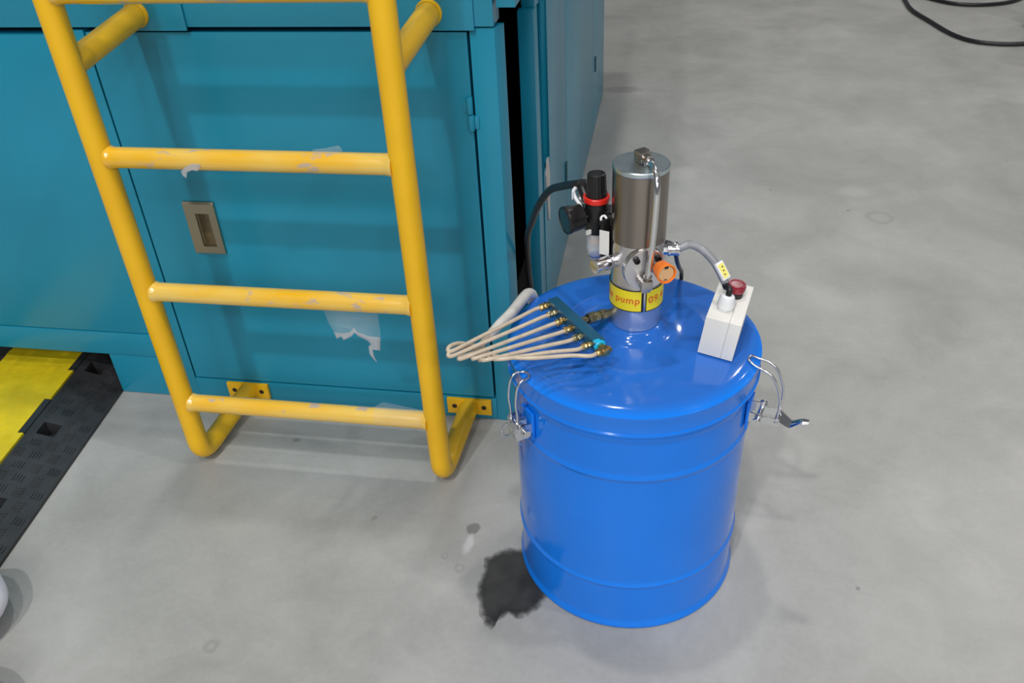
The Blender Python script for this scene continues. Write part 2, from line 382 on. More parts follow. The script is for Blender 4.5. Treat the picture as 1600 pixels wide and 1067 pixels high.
# ------------------------------------------------------------------ yellow ladder
LY = -.2145; RX = (-.519, .024); RUNGS = (.1705, .4435, .7170, .9900)
lad = thing('ladder', 'yellow tubular steel ladder bolted upright to the front of the teal cabinet', 'ladder', (-.2475, LY, 0))
rr_ = .0215
for i, x in enumerate(RX):
    bx = (-.497, .0395)[i]
    pts = [V((x, LY, 1.34)), V((x, LY, .9)), V((x, LY, .5)), V((x, LY, .08))]
    rb = .042; e = V((bx, -.006, .040)); d = (e - V((x, LY, .024))).normalized()
    corner = V((x, LY, .0225)); a = corner + V((0, 0, rb)); b = corner + d*rb
    for k in range(0, 9):
        t = k/8; pts.append(a*(1-t)**2 + corner*2*t*(1-t)*1.0 + b*t*t)
    pts.append(e)
    zmin = min(p.z for p in pts)
    MB().tube(pts, rr_, 28, 0).build('rail', YELLOW, lad, sharp=60)
    s = MB().tube([V((x, LY+.004, .8755)), V((x+.012, -.0105, .903))], .021, 24, 0)
    s.lathe([(.0235, 0), (.0235, .004), (.021, .008)], (x+.012, -.0102, .903), (0, -1, 0), 28, True, False)
    s.build('standoff', YELLOW, lad, sharp=60)
    br = MB().b2((bx-.051, -.010, .019), (bx+.051, -.0015, .060))
    bo = br.build('bracket', YELLOW, lad, .001)
    for dx in (-.034, .034):
        MB().lathe([(.0058, 0), (.0058, .0008), (.0042, .0012), (.004, .0004), (.0001, .0004)], (bx+dx, -.010, .0405), (0, -1, 0), 18, True).build('bolt_hole_disc', mat('bolt_hole_dark', (.03, .02, .012), .5), bo, sharp=20)  # dark disc added in place of a shaded bolt hole
for z in RUNGS:
    L_ = RX[1]-RX[0]
    def rad(t):
        d = min(t, 1-t)*L_ - rr_*.9
        return .0185 + (.0024*min(1, max(0, 1-d/.012))**2 if d < .012 else 0)
    P = [V((RX[0]+L_*t, LY, z)) for t in [.028, .036, .04, .045, .05, .055, .06, .065, .07, .075, .08] + [.1+.8*k/20 for k in range(21)] + [.92, .925, .93, .935, .94, .945, .95, .955, .96, .964, .972]]
    MB2 = MB(); rings = []
    for p in P:
        r = rad((p.x-RX[0])/L_)
        rings.append([p + V((0, math.cos(a)*r, math.sin(a)*r)) for a in [2*math.pi*k/24 for k in range(24)]])
    MB2.ring_surface(rings).build('rung', WORN, lad, sharp=60)

# torn clear film left on the rungs
def film(name, poly, y, label, m=FILM, wob=.004, sub=5):
    me = bpy.data.meshes.new(name); bm = bmesh.new()
    vs = [bm.verts.new((x, y, z)) for x, z in poly]
    from mathutils.geometry import tessellate_polygon
    for t in tessellate_polygon([[V((x, z, 0)) for x, z in poly]]): bm.faces.new([vs[k] for k in t])
    bmesh.ops.recalc_face_normals(bm, faces=bm.faces)
    bmesh.ops.subdivide_edges(bm, edges=bm.edges, cuts=2, use_grid_fill=True)
    for v in bm.verts: v.co.y += wob*noise.noise(v.co*40)
    for f in bm.faces: f.smooth = True
    r = bmesh.ops.solidify(bm, geom=bm.faces[:], thickness=.0003)
    bm.to_mesh(me); bm.free(); me.materials.append(m)
    o = bpy.data.objects.new(name, me); C.objects.link(o); return o
film1 = [(-.1714, .430), (-.1646, .3922), (-.1536, .3531), (-.1434, .3598), (-.1395, .3526), (-.1212, .3628), (-.1146, .3722), (-.1084, .3637), (-.0894, .3547), (-.0854, .3475), (-.0914, .3411), (-.0913, .3245), (-.0867, .3127), (-.0804, .3024), (-.0828, .313), (-.0848, .3341), (-.0698, .3322), (-.0647, .3594), (-.0623, .430)]
fp = thing('torn_film', 'torn clear plastic film hanging below the third rung from the top, before the door', 'plastic film', (-.115, LY, .42))
fo = film('film_sheet', film1, 0, '', FILM); fo.parent = fp; fo.location = (0, 0, 0)
for v in fo.data.vertices: v.co -= V((-.115, -.006, .42))
edge = [(-.158, .368), (-.1536, .3531), (-.1434, .3598), (-.1395, .3526), (-.1212, .3628), (-.1146, .3722), (-.1084, .3637), (-.0894, .3547), (-.0854, .3475), (-.0914, .3411), (-.0913, .3245), (-.0867, .3127), (-.0804, .3024), (-.0828, .313), (-.0848, .3341), (-.0698, .3322), (-.0655, .364), (-.09, .367), (-.107, .373), (-.115, .382), (-.124, .372), (-.14, .368)]
fe = film('folded_edge', edge, -.0015, '', FILM2); fe.parent = fp
for v in fe.data.vertices: v.co -= V((-.115, -.006, .42))
f2 = film('torn_film', [(-.3631, .7032), (-.3619, .695), (-.3561, .6905), (-.3519, .7012), (-.3411, .7062), (-.3323, .7041), (-.3245, .7112), (-.3241, .717), (-.3378, .7178), (-.3509, .7128)], LY-.0195, '', FILM2, .001)
tag(f2, 'small torn scrap of clear film stuck on the rung above the door handle', 'plastic film')
f3 = film('torn_film', [(-.128, .735), (-.1248, .7417), (-.1021, .7444), (-.0793, .7493), (-.0738, .7428), (-.076, .735)], LY-.004, '', FILM, .002)
tag(f3, 'thin flap of clear film standing up on the second rung from the top', 'plastic film')
wrap = MB(); rings = []
for k in range(13):
    x = -.100 + .108*k/12; w0 = .2+.5*abs(noise.noise(V((x*40, 0, 0)))); rings.append([V((x, LY+(.0195+.001*noise.noise(V((x*60, a*2, 0))))*math.cos(a), .1705+(.0195+.001*noise.noise(V((x*60, a*2, 3))))*math.sin(a))) for a in [math.pi*(.25+w0*.1+.75*j/10) for j in range(11)]])
w3 = wrap.ring_surface(rings, False, False, False)
w3.add([(-.105, LY+.003, .190), (-.083, LY+.006, .204), (-.05, LY+.006, .199), (0, LY+.004, .192), (-.02, LY, .189), (-.08, LY, .189)], [(0, 1, 2, 3, 4, 5)])
w3 = w3.build('torn_film', FILM); tag(w3, 'wrinkled clear film wrapped round the right end of the bottom rung', 'plastic film')

# ------------------------------------------------------------------ blue drum
AXD = V((.4108, -.3297, 0))
drum = thing('drum', 'glossy blue steel drum with clamped lid standing on the concrete right of the ladder', 'drum', AXD)
body = [(0, .006), (.17, .006), (.188, .006), (.190, 0), (.1965, 0), (.1985, .002), (.1985, .006), (.196, .010), (.1942, .016), (.194, .018), (.194, .022), (.194, .05)]
def bead(z, h=.007, d=.003, r=.194):
    return [(r, z-h-.03), (r, z-h-.004), (r, z-h-.001), (r+.0001, z-h), (r+d*.5, z-h*.5), (r+d, z-h*.12), (r+d, z+h*.12), (r+d*.5, z+h*.5), (r+.0001, z+h), (r, z+h+.001), (r, z+h+.004), (r, z+h+.03)]
body += bead(.107) + bead(.353, .008) + [(.194, .41), (.194, .422), (.1941, .425), (.197, .432), (.197, .438), (.194, .442), (.19, .444)]
MB().lathe(body, AXD, seg=128).build('body', BLUE, drum, sharp=50)
lidp = [(.196, .4425), (.2015, .4425), (.2035, .4445), (.2035, .4475), (.2015, .4495), (.2013, .474), (.2022, .4765), (.2018, .4795), (.1995, .481), (.1970, .4822), (.1935, .4850), (.188, .4875), (.180, .4896),
        (.165, .4916), (.14, .4950), (.118, .4975), (.109, .4985), (.104, .4975), (.08, .499), (.062, .5005), (.0545, .5035), (.050, .509), (.0465, .5135), (.043, .5160), (.039, .5165), (0.0, .5165)]
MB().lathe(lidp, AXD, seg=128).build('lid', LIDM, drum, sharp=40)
def radial(deg): a = math.radians(deg); return V((math.cos(a), math.sin(a), 0)), V((-math.sin(a), math.cos(a), 0))
def latch(deg, open_):
    er, et = radial(deg); Q = lambda r, t, z: AXD + er*r + et*t + V((0, 0, z))
    ax = (er, et, V((0, 0, 1)))
    base = MB().box(Q(.1975, 0, .392), (.005, .034, .052), ax)
    o = base.build('latch', BLUE, drum, .0008)
    rv = MB().cyl(Q(.214, -.023, .392), Q(.214, .023, .392), .0042, seg=14).cyl(Q(.214, -.022, .392), Q(.214, -.0265, .392), .0068, seg=16).cyl(Q(.214, .022, .392), Q(.214, .0265, .392), .0068, seg=16)
    rv.box(Q(.208, .015, .392), (.018, .003, .018), ax); rv.box(Q(.208, -.015, .392), (.018, .003, .018), ax)
    lab(rv.build('pivot', STEEL, o, sharp=30), 'zinc pivot pin and ears')
    if open_:
        lv = MB()
        for s in (-.0125, .0125): lv.box(Q(.229, s, .3905), (.034, .002, .014), ax)
        lv.cyl(Q(.241, -.016, .390), Q(.241, .016, .390), .003, seg=10)
        prof = [(.238, .394, .014), (.246, .395, .0145), (.255, .389, .013), (.262, .385, .011), (.269, .390, .009), (.279, .396, .008), (.288, .397, .005)]
        top = []; bot = []
        rings = [[Q(r, -w_, z), Q(r, -w_*.5, z+.003), Q(r, w_*.5, z+.003), Q(r, w_, z), Q(r, w_*.5, z+.0012), Q(r, -w_*.5, z+.0012)] for r, z, w_ in prof]
        lv.ring_surface(rings)
        lab(lv.build('lever', STEEL, o, sharp=30), 'zinc lever swung open')
        top_z, br, bz = .481, .241, .390
        bail = [Q(br, -.010, bz), Q(.2425, -.011, bz+.03), Q(.240, -.012, bz+.055), Q(.228, -.0125, bz+.083), Q(.212, -.0125, bz+.094), Q(.200, -.011, bz+.0965), Q(.188, -.007, bz+.1015),
                Q(.186, 0, bz+.1015), Q(.188, .007, bz+.1015), Q(.200, .011, bz+.0965), Q(.212, .0125, bz+.094), Q(.228, .0125, bz+.083), Q(.240, .012, bz+.055), Q(.2425, .011, bz+.03), Q(br, .010, bz)]
    else:
        lv = MB()
        for s in (-.0115, .0115): lv.box(Q(.2165, s, .392), (.018, .002, .04), ax)
        rings = [[Q(r, -w_, z), Q(r, w_, z), Q(r+.0025, w_, z), Q(r+.0025, -w_, z)] for r, z, w_ in [(.222, .405, .012), (.226, .392, .012), (.224, .376, .011), (.217, .362, .010), (.212, .354, .008)]]
        lv.ring_surface(rings); lv.tube([Q(.222, -.009, .372), Q(.236, -.010, .373), Q(.240, -.010, .385), Q(.232, -.010, .396), Q(.222, -.009, .398)], .0014, 8, 5)
        lab(lv.build('lever', STEEL, o, sharp=30), 'zinc lever folded down')
        bz = .402
        bail = [Q(.222, -.010, bz), Q(.2215, -.0105, bz+.02), Q(.2235, -.011, bz+.045), Q(.219, -.011, bz+.074), Q(.211, -.011, bz+.084), Q(.2, -.010, bz+.0835), Q(.1945, -.006, bz+.0835), Q(.1935, 0, bz+.0835),
                Q(.1945, .006, bz+.0835), Q(.2, .010, bz+.0835), Q(.211, .011, bz+.084), Q(.219, .011, bz+.074), Q(.2235, .011, bz+.045), Q(.2215, .0105, bz+.02), Q(.222, .010, bz)]
    lab(MB().tube(bail, .0019, 10, 4).build('wire_bail', CHROME, o, sharp=80), 'bent zinc wire loop hooked over the lid edge')
latch(-141.5, False); latch(-16.5, True)

# ------------------------------------------------------------------ grease pump on the lid
NN = V((-.0328, .9995, 0)); RT = V((.9995, .0328, 0)); ZZ = V((0, 0, 1)); AXP = V((.4133, -.3297, 0))
def P3(lat, off, z): return AXD + RT*lat - NN*off + ZZ*z
pump = thing('lubrication_pump', 'upright metal lubrication pump with yellow label band standing in the centre of the blue lid', 'pump', AXP+ZZ*.5165)
MB().lathe([(0, .5172), (.0375, .5172), (.0385, .519), (.0385, .551), (.0395, .5535), (.0395, .5545), (0, .5545)], AXP, seg=64).build('base_collar', COLLAR, pump)
MB().lathe([(0, .5547), (.0405, .5547), (.041, .556), (.041, .593), (.0402, .5945), (.0395, .597), (.0395, .655), (.0385, .6605), (.0385, .6635), (0, .6635)], AXP, seg=64).build('pump_body', ALU, pump)
MB().lathe([(0, .6638), (.0398, .6638), (.0403, .6645), (.0403, .7735), (.0398, .7738), (0, .7738)], AXP, seg=64).build('motor_cylinder', STAIN, pump)
MB().lathe([(0, .7740), (.0405, .7740), (.041, .7748), (.041, .7802), (.0400, .7815), (0, .7815)], AXP, seg=64).build('top_cap', CAPM, pump)
# label band
def band(a0, a1, z0, z1, r, name, m):
    mb = MB(); n_ = max(4, int((a1-a0)/4)); rings = []
    for k in range(n_+1):
        a = math.radians(a0+(a1-a0)*k/n_); d = RT*math.sin(a) - NN*math.cos(a)
        rings.append([AXP+d*(r-.0006)+ZZ*z0, AXP+d*r+ZZ*z0, AXP+d*r+ZZ*z1, AXP+d*(r-.0006)+ZZ*z1])
    return mb.ring_surface(rings)
GA = 18.5  # the seam of the band, seen from the front
bm_ = band(GA+2.0, GA+358-2.2, .5562, .5930, .0414, '', None).build('label_band', LABY, pump, sharp=60)
bd = band(GA+2.0, GA+358-2.2, .5920, .5935, .0416, '', None)
bb = band(GA+2.0, GA+358-2.2, .5557, .5570, .0416, '', None); bd.add(bb.v, bb.f)
for a, b in ((GA+2, GA+4.2), (GA-7.0, GA-2.2)):
    t = band(a, b, .5557, .5935, .0416, '', None); bd.add(t.v, t.f)
lab(bd.build('label_border', LABB, bm_, sharp=60), 'black border printed round the yellow label')
def wrap_text(txt, size, a_end, zbase, align, name, slant=0.0):
    cu = bpy.data.curves.new('print', 'FONT'); cu.body = txt; cu.size = size; cu.align_x = align; cu.extrude = 0; cu.offset = .00028; cu.space_character = 1.12
    to = bpy.data.objects.new('print', cu); C.objects.link(to)
    dg = bpy.context.evaluated_depsgraph_get(); me = bpy.data.meshes.new_from_object(to.evaluated_get(dg)); bpy.data.objects.remove(to)
    bm = bmesh.new(); bm.from_mesh(me)
    bmesh.ops.triangulate(bm, faces=bm.faces); bmesh.ops.subdivide_edges(bm, edges=[e for e in bm.edges if e.calc_length() > .002], cuts=2)
    o0 = pump.location
    for v in bm.verts:
        a = math.radians(a_end) + v.co.x/.0414; d = RT*math.sin(a) - NN*math.cos(a)
        v.co = AXP + d*.04165 + ZZ*(zbase + v.co.y + slant*v.co.x) - o0
    bm.to_mesh(me); bm.free(); me.materials.clear(); me.materials.append(TEXTR)
    o = bpy.data.objects.new(name, me); C.objects.link(o); o.parent = bm_; return o
wrap_text('Lubricate pump', .0165, 8.8, .5705, 'RIGHT', 'lettering')
wrap_text('09.4', .0170, 27, .5695, 'LEFT', 'lettering')
# valve disc on the front
da = math.radians(17); DD = RT*math.sin(da) - NN*math.cos(da); DR = RT*math.cos(da) + NN*math.sin(da)
dc = AXP + DD*.034 + ZZ*.6318
vd = MB().lathe([(0, 0), (.0335, 0), (.0335, .010), (.0325, .0115), (0, .0115)], dc, DD, 56).build('valve_disc', ALU, pump)
for dx, dz in ((-.0155, .0185), (.0165, .0185)):
    q = dc + DR*dx + ZZ*dz
    MB().lathe([(.0048, .011), (.0048, .0165), (.0042, .0175), (.0028, .0175), (.0026, .0145), (0, .0145)], q, DD, 20).build('socket_bolt', BLACKP, vd)
# lower elbow fitting
ef = MB().cyl(dc+DD*.0115+ZZ*-.016-DR*.0085, dc+DD*.019+ZZ*-.016-DR*.0085, .0062, seg=18).box(dc+DD*.025+ZZ*-.0165-DR*.0035, (.017, .013, .0145), (DR, DD, ZZ))
ef.cyl(P3(.0178, .053, .618), P3(.0181, .053, .6275), .0075, seg=6).box(dc+DD*.021+ZZ*-.024-DR*.003, (.0135, .010, .013), (DR, DD, ZZ))
ef.build('elbow_fitting', mat('dull_nickel', (.5, .48, .46), .3, 1), pump, .0008, sharp=20)
# upper elbow and crossover tube
ue = MB().cyl(AXP+ZZ*.7815, AXP+ZZ*.786, .0065, seg=6)
ud = (RT*.62 - NN*.78).normalized(); us = ud.cross(ZZ)
ue.box(P3(.004, -.002, .7905), (.018, .017, .0165), (us, ud, ZZ)); ue.cyl(P3(.0085, .004, .788), P3(.0135, .0125, .7868), .0083, seg=24)
ue.cyl(P3(.0135, .0125, .7868), P3(.0145, .014, .7864), .0072, .0060, seg=24)
ue.build('elbow_fitting', mat('nickel_plate', (.42, .39, .37), .22, 1), pump, .0008, sharp=20)
lab(MB().tube([P3(.0125, .010, .7872), P3(.0178, .022, .7862), P3(.0222, .037, .7815), P3(.0243, .0475, .773), P3(.0250, .0525, .760), P3(.0248, .054, .745), P3(.0240, .0535, .715), P3(.0225, .0535, .68), P3(.0205, .0535, .65), P3(.0182, .053, .624)], .0048, 18, 8).build('crossover_tube', STEEL, pump, sharp=80), 'bent steel tube from cap to valve disc')
# orange cap
od = (RT*.42 - NN*.90 + ZZ*.05).normalized(); ob = P3(.0345, .048, .6400)
oc = MB().lathe([(.0118, .003), (.0130, .006), (.0150, .022), (.0150, .0245), (.0136, .0250), (.0128, .0235), (.0128, .020), (0, .020)], ob, od, 40, True).build('relief_cap', ORANGE, pump)
lab(oc, 'orange plastic cap with tan plug')
pl = MB().lathe([(0, .0185), (.0122, .0185), (.0122, .0222), (.0115, .0228), (0, .0228)], ob, od, 32).build('plug', TAN, oc)
ou, ow, _ = basis(od)
for a in (0.6, 3.6):
    a += 1.0
    q = ob + od*.0232 + (RT*math.cos(a) + ZZ*math.sin(a)*1)*.0102
    MB().box(q, (.0055, .003, .0012), ((RT*math.cos(a)+ZZ*math.sin(a)).normalized().cross(od).normalized(), (RT*math.cos(a)+ZZ*math.sin(a)), od)).build('notch', BLACKP, oc)
MB().cyl(P3(.029, .036, .632), ob, .009, seg=20).build('cap_stem', ALU, pump)
# side ports
MB().cyl(P3(-.027, .012, .632), P3(-.039, .026, .6335), .0105, seg=24).cyl(P3(-.036, .0225, .6335), P3(-.041, .0285, .634), .0115, seg=6).cyl(P3(-.041, .0285, .634), P3(-.060, .0455, .6355), .0105, seg=28).build('side_port', CHROME, pump, .0008, sharp=30)
MB().cyl(P3(.030, .006, .645), P3(.047, .004, .6455), .0085, seg=8).cyl(P3(.046, .004, .6455), P3(.049, .0035, .6455), .0108, seg=28).cyl(P3(.049, .0035, .6455), P3(.059, .002, .645), .0098, seg=28).cyl(P3(.059, .002, .645), P3(.0625, .0015, .645), .0106, seg=28).build('side_port', CHROME, pump, .0006, sharp=30)
lab(MB().tube([P3(.035, -.030, .64), P3(.052, -.034, .634), P3(.060, -.045, .615), P3(.066, -.085, .575), P3(.074, -.15, .525), P3(.0795, -.19, .496), P3(.082, -.2065, .478), P3(.083, -.213, .44), P3(.083, -.215, .36)], .0036, 10, 5).build('bleed_hose', CABLEM, pump, sharp=80), 'thin black hose running over the back rim')

# ------------------------------------------------------------------ air regulator beside the pump
rg = P3(-.0618, -.030, 0)
reg = thing('air_regulator', 'black air filter regulator with red ring and gauge, mounted left of the pump cylinder', 'regulator', rg+ZZ*.609)
MB().lathe([(.016, .716), (.0160, .722), (.0152, .7225), (.0150, .726), (.0140, .747), (.0132, .7500), (.0112, .7508), (.0108, .7496), (0, .7496)], rg, (0, 0, 1), 48, True, mod=lambda k: 1-.035*(k % 2)).build('knob', BLACKP, reg)
MB().lathe([(.0165, .7065), (.0190, .7065), (.0200, .7078), (.0200, .7142), (.0190, .7155), (.0165, .7155), (.0165, .7065)], rg, (0, 0, 1), 40, mod=lambda k: 1-.02*(k % 4 == 0)).build('lock_ring', REDP, reg)
MB().lathe([(0, .6555), (.0160, .6555), (.0172, .658), (.0172, .676), (.0185, .680), (.0185, .7015), (.0165, .7065), (.0165, .716), (0, .716)], rg, (0, 0, 1), 40).box(rg+ZZ*.684, (.045, .026, .02), (RT, NN, ZZ)).build('regulator_body', BLACKP, reg, .0006)
MB().lathe([(.0150, .6555), (.0148, .628), (.0138, .620), (.0105, .6145), (.006, .612), (.0055, .607), (0, .607)], rg, (0, 0, 1), 40).build('bowl', BOWL, reg)
MB().cyl(rg+ZZ*.6555, rg+ZZ*.640, .0085, seg=20).cyl(rg+ZZ*.640, rg+ZZ*.637, .0105, seg=20).build('filter_element', mat('sintered_filter', (.72, .45, .3), .6), reg)
MB().lathe([(.0095, .6125), (.0098, .6155), (.0075, .617), (0, .617)], rg, (0, 0, 1), 24, True).build('bowl_drain', mat('blue_plastic', (.03, .1, .55), .4), reg)
gd = (-RT*.86 - NN*.50 - ZZ*.05).normalized(); g0 = P3(-.081, -.020, .686)
ga = MB().lathe([(0, 0), (.015, 0), (.0192, .003), (.0205, .024), (.0215, .0255), (.0215, .030), (.0200, .0315), (.0195, .029), (0, .029)], g0, gd, 40).build('gauge', BLACKP, reg)
lab(ga, 'round black pressure gauge')
MB().lathe([(0, .0298), (.0192, .0298), (.0192, .0305), (0, .0305)], g0, gd, 32).build('gauge_glass', mat('dark_gauge_glass', (.02, .03, .035), .08), ga)
MB().cyl(P3(-.074, -.022, .686), g0+gd*.001, .0055, seg=6).build('gauge_stub', BRASS, reg)
bk = MB().box(P3(-.043, -.006, .659), (.006, .026, .062), ((RT*.75-NN*.66).normalized(), (RT*.66+NN*.75).normalized(), ZZ)).box(P3(-.046, -.014, .684), (.02, .018, .014), (RT, NN, ZZ)).build('mounting_bracket', BLACKP, reg, .0006)
MB().box(P3(-.0475, .0075, .6555), (.0155, .0012, .040), ((RT*.93-NN*.37).normalized(), (RT*.37+NN*.93).normalized(), ZZ)).build('sticker', PAPER, bk)
MB().tube([P3(-.0515, .0015, .687), P3(-.0535, -.001, .6915), P3(-.051, -.003, .6945), P3(-.0475, -.002, .695), P3(-.045, 0, .692)], .0018, 8, 4).build('cable_tie', WHITEP, reg, sharp=80)
MB().box(rg - NN*.0160 - RT*.009 + ZZ*.662, (.012, .0025, .0075), ((RT*.87-NN*-.5).normalized()*1, (RT*-.5+NN*.87).normalized()*1, ZZ)).build('sticker', PAPER, reg)
MB().cyl(P3(-.076, -.036, .7035), P3(-.0845, -.0505, .7185), .0075, .0085, seg=16).box(P3(-.0835, -.049, .7215), (.011, .011, .017), (RT, NN, ZZ)).build('hose_connector', BLACKP, reg, .001)
MB().tube([P3(-.093, -.05, .719), P3(-.0975, -.049, .712), P3(-.0935, -.044, .702), P3(-.086, -.034, .6955), P3(-.077, -.022, .679)], .0028, 10, 5).tube([P3(-.0965, -.052, .714), P3(-.088, -.050, .7185), P3(-.0835, -.045, .713), P3(-.0865, -.040, .703)], .0026, 10, 5).box(P3(-.0985, -.046, .7085), (.002, .012, .012), (RT, NN, ZZ)).build('tag_cord', WHITEP, reg, sharp=80)
# air hose from the regulator into the cabinet
ah = MB().tube([P3(-.085, -.052, .7235), P3(-.094, -.056, .7205), V((.2897, -.2336, .6965)), V((.2599, -.1846, .664)), V((.2318, -.1355, .6085)), V((.2110, -.075, .548)), V((.190, -.005, .485)), V((.1765, .060, .405)), V((.1712, .095, .335)), V((.1670, .13, .27)), V((.14, .19, .2)), V((.085, .24, .16))], .0063, 16, 6).build('air_hose', CABLEM, sharp=80)
tag(ah, 'black air hose arching from the regulator into the dark gap of the teal cabinet', 'hose')

# ------------------------------------------------------------------ distribution manifold with brass fittings and tubes
Bd = V((.61, -.792, 0)).normalized(); Bp = V((.792, .61, 0)).normalized()  # along, across (towards the pump)
A0 = V((.2823, -.3322, .541)); BL = .139
man = thing('grease_manifold', 'teal manifold bar with brass fittings and beige tubes over the left of the blue lid', 'manifold', A0+Bd*BL/2)
bar = MB().box(A0+Bd*BL/2, (BL, .0175, .018), (Bd, Bp, ZZ)).build('bar', TEALD, man, .0008)
pe = A0+Bd*BL
pn = MB().lathe([(.0095, -.002), (.0098, .0006), (.008, .0022), (0.003, .0024)], pe-ZZ*.0005, Bd, 18, True)
pn.box(pe-Bd*.002-Bp*.004+ZZ*.0085, (.006, .010, .0018), (Bd, Bp, ZZ))
lab(pn.build('paint_patch', CYAN, bar), 'bright cyan unfaded paint at the end of the bar')
fit = []
for k in range(6):
    c = A0 + Bd*(.0035 + k*.0252) - Bp*.0088
    g = -Bp
    fb = MB().cyl(c, c+g*.003, .0048, seg=16).cyl(c+g*.003, c+g*.0085, .0066, seg=6, ph=.3*k).cyl(c+g*.0085, c+g*.0105, .005, seg=16).cyl(c+g*.0105, c+g*.0165, .0068, .0058, seg=6, ph=.5*k)
    fb.build('brass_fitting', BRASS if k % 3 != 1 else BRASSN, man, .0005, sharp=25)
    fit.append((c+g*.0155, g))
ee = pe + Bd*.002
el = MB().cyl(ee, ee+Bd*.008, .0055, seg=16).box(ee+Bd*.0135-Bp*.001-ZZ*.0, (.011, .011, .012), (Bd, Bp, ZZ)).cyl(ee+Bd*.0135-Bp*.006, ee+Bd*.0135+Bp*.0085, .0062, .005, seg=6)
el.cyl(ee+Bd*.0135-Bp*.006, ee+Bd*.0125-Bp*.0155, .0068, seg=6)
lab(el.build('brass_elbow', BRASS, man, .0006, sharp=25), 'brass elbow at the lower end of the bar')
fit.append((ee+Bd*.0125-Bp*.0145, -Bp))
# connection to the pump
cs = A0 + Bd*.069 + Bp*.0088; ce = P3(-.034, .008, .5315)+RT*0
cdv = (ce-cs); cl = cdv.length; cdv.normalize()
cf = MB().cyl(cs, cs+cdv*cl*.22, .0058, seg=6).cyl(cs+cdv*cl*.24, cs+cdv*cl*.50, .0092, .0098, seg=6).cyl(cs+cdv*cl*.5, cs+cdv*cl*.58, .0082, seg=18)
cf.cyl(cs+cdv*cl*.60, cs+cdv*cl*.84, .0098, .0090, seg=6).cyl(cs+cdv*cl*.82, ce+cdv*.002, .0068, seg=18)
lab(cf.build('hex_connector', BRASSN, man, .0006, sharp=25), 'plated hex nuts joining the bar to the pump base')
MB().cyl(cs+cdv*cl*.215, cs+cdv*cl*.245, .0072, seg=18).cyl(cs+cdv*cl*.575, cs+cdv*cl*.605, .0078, seg=18).build('seal_ring', BLACKP, man)
# tubes: out to the left, round and back into the sleeve
SL = [V((.1905, -.404, .5165)), V((.2015, -.368, .517)), V((.2125, -.325, .511)), V((.2215, -.270, .502)), V((.2265, -.235, .493)), V((.2285, -.205, .468)), V((.224, -.172, .41)), V((.215, -.13, .33)), V((.195, -.05, .25)), V((.17, .05, .17)), V((.14, .14, .11))]
lab(MB().tube(SL, .0085, 14, 6, rad=lambda t: .0075+.0025*min(1, t*3)).build('hose_sleeve', SLEEVE, man, sharp=80), 'milky plastic sleeve bundling the tubes')
turns = [((.1500, -.4750, .538), (.1450, -.4690, .541), (.1560, -.4480, .534)),
         ((.1520, -.4800, .533), (.1470, -.4770, .537), (.1620, -.4520, .530)),
         ((.1700, -.4880, .536), (.1650, -.4860, .535), (.1760, -.4640, .527)),
         ((.1900, -.4880, .538), (.1845, -.4825, .533), (.1860, -.4640, .524)),
         ((.2080, -.4930, .540), (.1960, -.4860, .534), (.1900, -.4680, .522)),
         ((.2250, -.4900, .540), (.2060, -.4800, .534), (.1960, -.4600, .522)),
         ((.2650, -.4840, .5405), (.2200, -.4800, .537), (.2040, -.4600, .526))]
for k, (p, g) in enumerate(fit):
    a, b, c = [V(t) for t in turns[k]]
    d = (a-p).length
    mid = p + g*d*.35 + (a-p)*.0
    mid2 = (p + (a-p)*.68) + (g*d*.02)
    j = V((.001*(k % 3-1), .0012*(k//3-1), .001*((k*2) % 3-1)))*2.2
    MB().tube([p, p+g*.012, (p+(a-p)*.35)+g*d*.02, mid2, a, b, c, SL[0]+j+V((-.006, -.022, .002)), SL[0]+j, SL[1]+j*.8, SL[2]+j*.6], .0033, 10, 6).build('tube', HOSE, man, sharp=80)

# ------------------------------------------------------------------ control box on the lid
bA = V((.5110, -.3876, .5003)); ex = V((.9715, -.2046, -.1197)); ey = V((.2029, .9788, -.027)); ez = V((.1227, .0019, .9924))
BW, BD, BH = .053, .1199, .0655
box_t = thing('control_box', 'small pale grey plastic push-button box standing on the right of the blue lid', 'control box', bA+ex*BW/2+ey*BD/2)
BX = lambda u, v, z: bA+ex*u+ey*v+ez*z
MB().box(BX(.0174, BD/2, BH/2), (.0348, BD, BH), (ex, ey, ez)).build('housing', CREAM, box_t, .0008, bseg=3)
MB().box(BX(.0440, BD/2, BH/2), (.0180, BD, BH), (ex, ey, ez)).build('cover', CREAM, box_t, .0008, bseg=3)
gb = (.0215, .0345)
gl = MB().lathe([(.0112, 0), (.0112, .004)], BX(*gb, BH), ez, 6, True).lathe([(.0125, .004), (.0128, .006), (.0122, .018), (.010, .0235), (.0065, .0255), (.0055, .0255)], BX(*gb, BH), ez, 14, True, True)
lab(gl.build('cable_gland', WHITEP, box_t, .0005, sharp=30), 'white plastic cable gland')
rb_ = (.0285, .0805)
bt = MB().lathe([(.0125, 0), (.0125, .007), (.0105, .009)], BX(*rb_, BH), ez, 32, True, True).build('button_collar', BLACKP, box_t)
rbn = MB().lathe([(.0105, .009), (.0138, .0095), (.0142, .011), (.0142, .0195), (.0132, .0215), (.0105, .0215), (.0100, .0195), (0, .0195)], BX(*rb_, BH), ez, 36, True, mod=lambda k: 1-.03*(k % 3 == 0)).build('push_button', REDT, box_t)
lab(rbn, 'dark red twist push button')
MB().lathe([(0, .0197), (.0092, .0197), (.0092, .0208), (0, .0210)], BX(*rb_, BH), ez, 28).build('button_face', PINKT, rbn)
